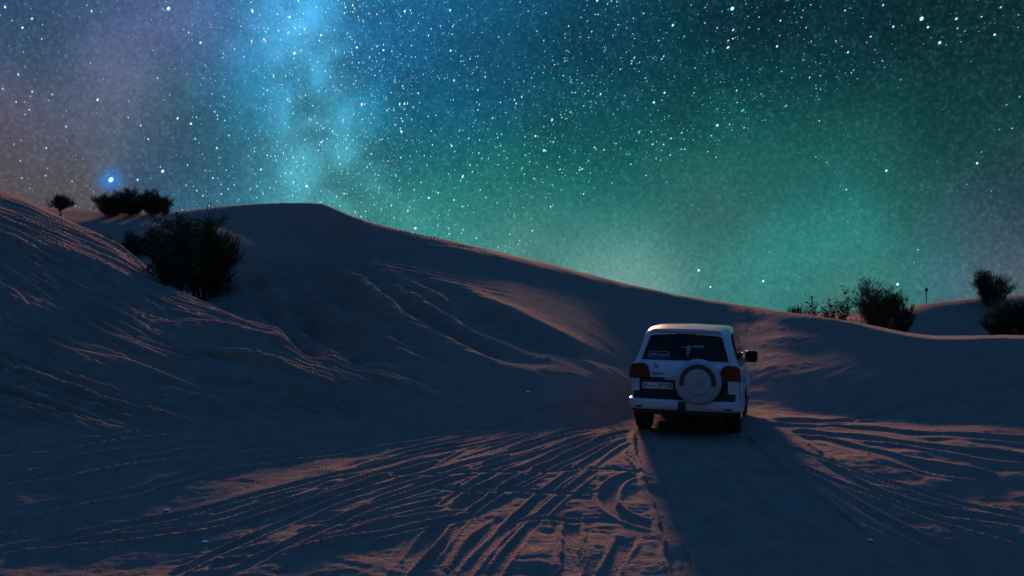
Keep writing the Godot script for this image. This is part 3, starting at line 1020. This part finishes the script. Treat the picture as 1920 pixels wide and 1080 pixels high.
	emb.position.z = 0.006
	text("model_lettering", "PAJERO", 0.04, Vector3(-0.46, 1.0, 0.004), M.badge, c)

	# bumper: a bar bent round the tail, and a dark skirt below it
	var bump := begin()
	bump.set_smooth_group(0)
	var plan := [Vector2(-0.945, -0.44), Vector2(-0.948, -0.2), Vector2(-0.94, -0.06), Vector2(-0.905, 0.05), Vector2(-0.83, 0.11), Vector2(-0.6, 0.135), Vector2(-0.2, 0.145), Vector2(0.2, 0.145), Vector2(0.6, 0.135), Vector2(0.83, 0.11), Vector2(0.905, 0.05), Vector2(0.94, -0.06), Vector2(0.948, -0.2), Vector2(0.945, -0.44)]
	var sec := [Vector2(-0.24, 0.575), Vector2(-0.03, 0.575), Vector2(-0.008, 0.567), Vector2(0.0, 0.55), Vector2(0.0, 0.47), Vector2(-0.012, 0.42), Vector2(-0.04, 0.395), Vector2(-0.24, 0.39)]
	var ring := []
	for i in plan.size():
		var dirp: Vector2 = (plan[mini(i + 1, plan.size() - 1)] - plan[maxi(i - 1, 0)]).normalized()
		var outp := Vector2(-dirp.y, dirp.x)
		var row := []
		for s in sec:
			var inset: float = s.x * (0.35 if absf(plan[i].x) > 0.9 else 1.0)
			row.append(Vector3(plan[i].x + outp.x * inset, s.y, plan[i].y + outp.y * inset))
		ring.append(row)
	for i in ring.size() - 1:
		for j in sec.size():
			var j1 := (j + 1) % sec.size()
			quad(bump, ring[i][j], ring[i + 1][j], ring[i + 1][j1], ring[i][j1])
	part("bumper", finish(bump), M.paint, c)
	part("tow_cover", slab(rounded(-0.09, 0.405, 0.05, 0.555, 0.02), 0.1, 0.149, 0.006), M.plastic, c)
	part("bumper_skirt", slab(PackedVector2Array([Vector2(-0.88, 0.4), Vector2(-0.84, 0.34), Vector2(-0.45, 0.315), Vector2(-0.2, 0.32), Vector2(0.25, 0.32), Vector2(0.5, 0.315), Vector2(0.84, 0.34), Vector2(0.88, 0.4)]), -0.3, 0.09, 0.02), M.plastic, c)
	for s in [-1, 1]:
		part("reflector", slab(rounded(s * 0.74 - 0.06, 0.43, s * 0.74 + 0.06, 0.46, 0.008), 0.1, 0.126, 0.003), M.lamp_red, c)

	# spare wheel under a hard cover, right of the middle
	var sp := part("spare_wheel_cover", lathe(PackedVector2Array([Vector2(0.0, 0.24), Vector2(0.2, 0.238), Vector2(0.27, 0.232), Vector2(0.3, 0.226), Vector2(0.335, 0.22), Vector2(0.362, 0.208), Vector2(0.38, 0.185), Vector2(0.388, 0.155), Vector2(0.388, 0.06), Vector2(0.37, 0.03), Vector2(0.30, 0.02), Vector2(0.0, 0.02)]), 48), M.cover, c)
	sp.position = Vector3(0.245, 0.895, 0.01)
	# a dark band that leaves the lower part of the ring open, and a raised middle
	var arc := PackedVector2Array()
	for q in 41:
		var a := deg_to_rad(-14.0 + 208.0 * q / 40.0)
		arc.append(Vector2(cos(a), sin(a)) * 0.302)
	for q in 41:
		var a := deg_to_rad(194.0 - 208.0 * q / 40.0)
		arc.append(Vector2(cos(a), sin(a)) * 0.228)
	part("cover_band", slab(arc, 0.222, 0.2405), M.band, sp)
	part("cover_boss", lathe(PackedVector2Array([Vector2(0.0, 0.252), Vector2(0.19, 0.25), Vector2(0.214, 0.245), Vector2(0.222, 0.232)]), 40), M.cover, sp)
	var mark := begin()
	var m0 := Vector3(-0.15, 0.03, 0.253)
	for q in [[-0.165, -0.02], [-0.14, -0.05], [-0.08, -0.06]]:
		tube(mark, m0, Vector3(q[0], q[1], 0.252), 0.009, 0.007, 5)
		m0 = Vector3(q[0], q[1], 0.252)
	m0 = Vector3(-0.09, 0.035, 0.253)
	for q in [[-0.02, 0.055], [0.06, 0.05], [0.13, 0.03], [0.05, 0.01], [-0.04, -0.02], [0.03, -0.04], [0.12, -0.03]]:
		tube(mark, m0, Vector3(q[0], q[1], 0.252), 0.008, 0.008, 5)
		m0 = Vector3(q[0], q[1], 0.252)
	part("cover_mark", finish(mark), M.mark, sp)

	# sides: glass between the pillars, handles, flares, steps, mirrors
	for s in [-1, 1]:
		for e in [[-0.66, -1.0, 0.07], [-1.08, -1.82, 0.0], [-1.9, -2.72, -0.28]]:
			var z0: float = e[0]; var z1: float = e[1]
			var w0 := 0.861; var w1 := 0.733
			var y0 := 1.235; var y1 := 1.69
			var lx: float = e[2]
			var a := Vector3(s * (w0 + 0.012), y0, z0 - 0.02)
			var b := Vector3(s * (w1 + 0.014), y1, z0 - maxf(lx, 0.02))
			var cc := Vector3(s * (w1 + 0.014), y1, z1 + maxf(-lx, 0.0) * 0.9)
			var d := Vector3(s * (w0 + 0.012), y0, z1 - (0.25 if lx < 0 else 0.0))
			var o := Vector3(-s * 0.03, -0.008, 0)
			st = begin()
			st.set_smooth_group(-1)
			quad(st, a, b, cc, d)
			quad(st, d + o, cc + o, b + o, a + o)
			quad(st, a, a + o, b + o, b); quad(st, b, b + o, cc + o, cc); quad(st, cc, cc + o, d + o, d); quad(st, d, d + o, a + o, a)
			part("side_window", finish(st), M.glass, c)
		for z in [-1.25, -2.2]:
			part("door_handle", box_mesh(Vector3(0.035, 0.03, 0.17)), M.paint, c).position = Vector3(s * 0.935, 1.0, z)
		for z in [-0.95, -3.73]:
			st = begin()
			st.set_smooth_group(0)
			for q in 22:
				var a0 := deg_to_rad(-8.0 + 196.0 * q / 22.0)
				var a1 := deg_to_rad(-8.0 + 196.0 * (q + 1) / 22.0)
				var v := []
				for aa in [a0, a1]:
					for rr in [[0.425, 0.918], [0.44, 0.958], [0.50, 0.952], [0.53, 0.925]]:
						v.append(Vector3(s * rr[1], 0.33 + sin(aa) * rr[0], z + cos(aa) * rr[0]))
				for j in 3:
					quad(st, v[j], v[j + 1], v[4 + j + 1], v[4 + j])
			part("wheel_flare", finish(st), M.paint, c)
		part("side_step", box_mesh(Vector3(0.16, 0.05, 1.7)), M.plastic, c).position = Vector3(s * 0.9, 0.36, -2.34)
		part("mud_flap", box_mesh(Vector3(0.26, 0.24, 0.012)), M.rubber, c).position = Vector3(s * 0.79, 0.30, -0.5)
		# door mirror on its arm
		var mr := part("door_mirror", slab(rounded(-0.12, -0.115, 0.12, 0.115, 0.06, 4), -0.1, 0.0, 0.02), M.mirror_shell, c)
		mr.position = Vector3(s * 1.01, 1.17, -2.9)
		part("mirror_glass", slab(rounded(-0.095, -0.08, 0.095, 0.08, 0.04, 4), 0.0005, 0.004), M.glass, mr)
		part("mirror_arm", box_mesh(Vector3(0.16, 0.04, 0.06)), M.plastic, mr).position = Vector3(-s * 0.12, -0.075, -0.05)
		part("headlight", slab(rounded(s * 0.66 - 0.16, 0.74, s * 0.66 + 0.16, 0.9, 0.04), -0.08, 0.08, 0.02), M.lamp_clear, c).transform = Transform3D(Basis(Vector3.UP, PI + s * 0.35), Vector3(0.0, 0.0, -4.52))
		wheel(c, s * 0.785, -0.95)
		wheel(c, s * 0.785, -3.73)
	# underside, seen in the gap between the rear tyres
	part("underbody", box_mesh(Vector3(1.0, 0.12, 3.4)), M.plastic, c).position = Vector3(0, 0.37, -2.3)
	st = begin()
	st.set_smooth_group(0)
	tube(st, Vector3(-0.7, 0.36, -0.95), Vector3(-0.15, 0.34, -0.95), 0.05, 0.06, 10)
	tube(st, Vector3(0.7, 0.36, -0.95), Vector3(0.2, 0.34, -0.95), 0.05, 0.06, 10)
	st.append_from(lathe(PackedVector2Array([Vector2(0.0, -0.2), Vector2(0.09, -0.16), Vector2(0.14, -0.06), Vector2(0.14, 0.06), Vector2(0.09, 0.16), Vector2(0.0, 0.2)]), 18, "x"), 0, Transform3D(Basis.IDENTITY, Vector3(0.04, 0.31, -0.95)))
	part("rear_axle", finish(st), M.plastic, c)
	st = begin()
	st.set_smooth_group(0)
	tube(st, Vector3(0.46, 0.27, -1.0), Vector3(0.46, 0.25, -0.02), 0.032, 0.032, 10)
	tube(st, Vector3(0.46, 0.25, -0.02), Vector3(0.46, 0.25, -0.04), 0.032, 0.026, 10)
	part("exhaust_pipe", finish(st), M.chrome, c)
	part("tow_hook", lathe(PackedVector2Array([Vector2(0.035, -0.01), Vector2(0.05, 0.0), Vector2(0.035, 0.01), Vector2(0.025, 0.0), Vector2(0.035, -0.01)]), 16, "x"), M.plastic, c).position = Vector3(0.56, 0.22, 0.04)
	part("windscreen", slab(PackedVector2Array([Vector2(-0.72, 0.0), Vector2(0.72, 0.0), Vector2(0.6, 0.62), Vector2(-0.6, 0.62)]), 0.0, 0.012, 0.004), M.glass, c).transform = Transform3D(Basis(Vector3.UP, PI) * Basis(Vector3.RIGHT, -deg_to_rad(50.0)), Vector3(0, 1.245, -3.44))
	part("grille", slab(rounded(-0.42, 0.62, 0.42, 0.86, 0.03), 0.0, 0.03, 0.01), M.chrome, c).transform = Transform3D(Basis(Vector3.UP, PI), Vector3(0, 0, -4.665))
	# the body sits high on its springs
	for o in c.get_children():
		if not (o.name.begins_with("wheel") and not o.name.begins_with("wheel_flare")) and not o.name.begins_with("rear_axle"):
			o.position.y += 0.06

# ---------------------------------------------------------------- scene
func _ready() -> void:
	# camera
	var cam := Camera3D.new()
	cam.name = "camera"
	cam.fov = rad_to_deg(2.0 * atan(540.0 / F))
	cam.near = 0.05
	cam.far = 3000.0
	add_child(cam)
	cam.position = Vector3(0, EYE, 0)
	cam.rotation.x = pitch
	cam.current = true
	# night sky
	var env := Environment.new()
	env.background_mode = Environment.BG_SKY
	var sky := Sky.new()
	var pano := PanoramaSkyMaterial.new()
	pano.panorama = ImageTexture.create_from_image(make_sky())
	sky.sky_material = pano
	env.sky = sky
	env.tonemap_mode = Environment.TONE_MAPPER_LINEAR
	env.tonemap_exposure = 1.0
	env.sdfgi_enabled = true
	env.ssao_enabled = true
	env.ssil_enabled = true
	var we := WorldEnvironment.new()
	we.name = "environment"
	we.environment = env
	add_child(we)
	# the last low, red light comes over the dune crest from straight ahead
	var sun := DirectionalLight3D.new()
	sun.name = "sun"
	sun.light_energy = 1.45
	sun.light_color = Color(1.0, 0.5, 0.3).linear_to_srgb()
	sun.light_angular_distance = 5.0
	sun.shadow_enabled = true
	sun.sky_mode = DirectionalLight3D.SKY_MODE_LIGHT_ONLY
	add_child(sun)
	sun.rotation_degrees = Vector3(-15.6, 180.0 - 1.0, 0)
	make_stars()

	n_broad.seed = 11; n_broad.frequency = 1.0; n_broad.fractal_octaves = 2
	n_mid.seed = 12; n_mid.frequency = 1.0; n_mid.fractal_octaves = 3
	n_smooth.seed = 15; n_smooth.frequency = 1.0; n_smooth.fractal_type = FastNoiseLite.FRACTAL_NONE
	n_fine.seed = 13; n_fine.frequency = 1.0; n_fine.fractal_octaves = 2
	n_streak.seed = 14; n_streak.frequency = 1.0; n_streak.fractal_octaves = 3

	M.paint = mat(Color(0.5, 0.53, 0.56), 0.34)
	M.paint.clearcoat_enabled = true
	M.paint.clearcoat = 0.9
	M.paint.clearcoat_roughness = 0.06
	M.cover = mat(Color(0.36, 0.38, 0.41), 0.5)
	M.band = mat(Color(0.045, 0.05, 0.03), 0.6)
	M.mark = mat(Color(0.3, 0.31, 0.32), 0.5)
	M.badge = mat(Color(0.12, 0.12, 0.13), 0.45, 0.6)
	M.plastic = mat(Color(0.018, 0.018, 0.02), 0.65)
	M.rubber = mat(Color(0.02, 0.019, 0.018), 0.85)
	M.alloy = mat(Color(0.45, 0.46, 0.48), 0.35, 0.8)
	M.chrome = mat(Color(0.55, 0.56, 0.58), 0.18, 1.0)
	M.glass = mat(Color(0.008, 0.009, 0.01), 0.06)
	M.glass.metallic_specular = 0.35
	M.lamp_red = mat(Color(0.012, 0.0025, 0.0025), 0.15)
	M.lamp_clear = mat(Color(0.4, 0.41, 0.42), 0.1)
	M.mirror_shell = mat(Color(0.02, 0.02, 0.022), 0.4)
	M.plate = mat(Color(0.62, 0.63, 0.65), 0.5)
	M.ink = mat(Color(0.015, 0.015, 0.02), 0.6)
	M.sticker = mat(Color(0.34, 0.36, 0.42), 0.6)
	M.decal = mat(Color(0.14, 0.26, 0.27), 0.6)
	M.bark = mat(Color(0.05, 0.036, 0.026), 0.9)
	M.leaf_dark = mat(Color(0.045, 0.055, 0.03), 0.8)
	M.leaf_pale = mat(Color(0.045, 0.062, 0.042), 0.95)
	for q in [M.leaf_dark, M.leaf_pale]:
		q.metallic_specular = 0.2
		q.backlight_enabled = true
		q.backlight = Color(0.03, 0.035, 0.015)
	M.steel = mat(Color(0.1, 0.1, 0.1), 0.6, 0.5)
	M.scrap = mat(Color(0.8, 0.8, 0.78), 0.6)
	var sand := sand_material()

	prepare_profiles()
	press_tracks()
	var g := part("ground", make_ground(), sand, self)
	g.set_meta("kind", "structure")

	make_car()

	# left: shrubs on the shelf behind the long slope
	var spot := func(px: float, py: float, d: float) -> Vector3:
		var p := at_depth(px, py, d)
		return Vector3(p.x, ground_at(p.x, p.z), p.z)
	shrub("desert_tree", "small flat-topped tree alone above the left slope, its thin trunk showing", spot.call(112, 405, 52), 1.25, 1.02, "blade", 21, 2600, "", 0.5)
	for q in [[208, 1.75, 1.08, "leftmost of the dense round shrubs in a row on the dune shelf"], [247, 1.7, 1.16, "tallest round shrub in the middle of the row on the dune shelf"], [285, 1.8, 1.02, "round shrub at the end of the row towards the dune crest"]]:
		shrub("desert_shrub", q[3], spot.call(q[0], 405, 54), q[1], q[2], "blade", 30 + q[0], 6500, "shrubs on the dune shelf")
	shrub("desert_shrub", "little wispy tuft beside the row of round shrubs on the shelf", spot.call(310, 404, 53), 0.45, 0.72, "blade", 44, 500, "shrubs on the dune shelf")
	shrub("desert_shrub", "low dark shrub half hidden behind the edge of the long slope", spot.call(232, 470, 43), 1.9, 0.95, "broad", 45, 3400)
	shrub("desert_shrub", "dark shrub between the shelf row and the big bush", spot.call(285, 452, 43), 1.6, 1.15, "broad", 46, 3200)
	shrub("desert_shrub", "large dark bush with blade-like twigs rising behind the pale-leaved bush", spot.call(378, 560, 32), 2.0, 2.45, "blade", 47, 12000)
	shrub("milkweed_bush", "large pale-leaved bush growing out of the edge of the long slope", spot.call(335, 560, 28.6), 1.65, 1.9, "broad", 48, 6200)
	# right: silhouettes beyond the saddle
	shrub("desert_shrub", "small tuft where the dune ridge meets the sky", spot.call(1484, 600, 40), 0.42, 1.1, "blade", 51, 600, "pair of tufts on the ridge line")
	shrub("desert_shrub", "second small tuft beside the first on the ridge line", spot.call(1500, 600, 40), 0.45, 1.04, "blade", 52, 600, "pair of tufts on the ridge line")
	shrub("milkweed_bush", "open leafy bush with sky showing through, beyond the saddle", spot.call(1535, 600, 50), 1.6, 2.15, "sparse", 53, 1300)
	shrub("milkweed_bush", "rounder leafy bush between the open one and the tall dark bush", spot.call(1578, 600, 51), 1.4, 2.3, "sparse", 54, 1600)
	shrub("desert_shrub", "tall dark bush with two spires beyond the saddle", spot.call(1642, 605, 53), 2.3, 2.95, "blade", 55, 9500)
	shrub("desert_shrub", "lower dark bush leaning against the tall two-spired bush", spot.call(1688, 604, 54), 1.1, 2.0, "blade", 56, 3400)
	shrub("desert_shrub", "spiky fan-shaped bush on the far rise at the right", spot.call(1855, 575, 58.5), 2.2, 1.75, "blade", 57, 7500)
	shrub("desert_shrub", "broad dark bush standing below the spiky fan-shaped one", spot.call(1880, 612, 51), 1.8, 1.75, "blade", 58, 6500)
	shrub("desert_shrub", "dark bush at the foot of the far rise beside the broad one", spot.call(1925, 612, 51), 1.4, 2.0, "blade", 59, 5500)
	# marker post on the far rise
	var pp: Vector3 = spot.call(1737, 572, 60)
	var post := thing("marker_post", "thin marker post with a small dark board on the far rise", "post", pp)
	var st := begin()
	tube(st, Vector3(0, -0.2, 0), Vector3(0, 0.95, 0), 0.028, 0.024, 8)
	part("pole", finish(st), M.steel, post)
	part("board", slab(PackedVector2Array([Vector2(-0.06, 0.72), Vector2(0.06, 0.72), Vector2(0.085, 0.82), Vector2(0.06, 0.94), Vector2(-0.06, 0.94), Vector2(-0.085, 0.82)]), -0.015, 0.045, 0.006), M.steel, post)
	# scraps on the sand
	var rng := RandomNumberGenerator.new()
	rng.seed = 5
	for q in [[314, 954, 0.055, "crumpled white scrap lying on the sand among the left tracks"], [991, 734, 0.06, "flat white scrap on the sand at the foot of the grooved dune face"], [386, 1014, 0.05, "small pale scrap on the sand close to the lower left ruts"], [1632, 1012, 0.045, "small pale scrap on the sand beside the right tread tracks"]]:
		var p := on_ground(q[0], q[1])
		p.y = ground_at(p.x, p.z) + 0.004
		st = begin()
		st.set_smooth_group(-1)
		var r: float = q[2]
		var pts := []
		for k in 7:
			pts.append(Vector3(cos(TAU * k / 7), 0, sin(TAU * k / 7)) * r * rng.randf_range(0.6, 1.1) + Vector3(0, rng.randf_range(0.0, 0.25) * r, 0))
		var top := Vector3(rng.randf_range(-0.2, 0.2) * r, r * 0.55, 0)
		for k in 7:
			st.add_vertex(top); st.add_vertex(pts[k]); st.add_vertex(pts[(k + 1) % 7])
			st.add_vertex(Vector3(0, -0.01, 0)); st.add_vertex(pts[(k + 1) % 7]); st.add_vertex(pts[k])
		var o := part(numbered("paper_scrap"), finish(st), M.scrap, self)
		o.position = p
		tag(o, q[3], "litter", "scraps on the sand")
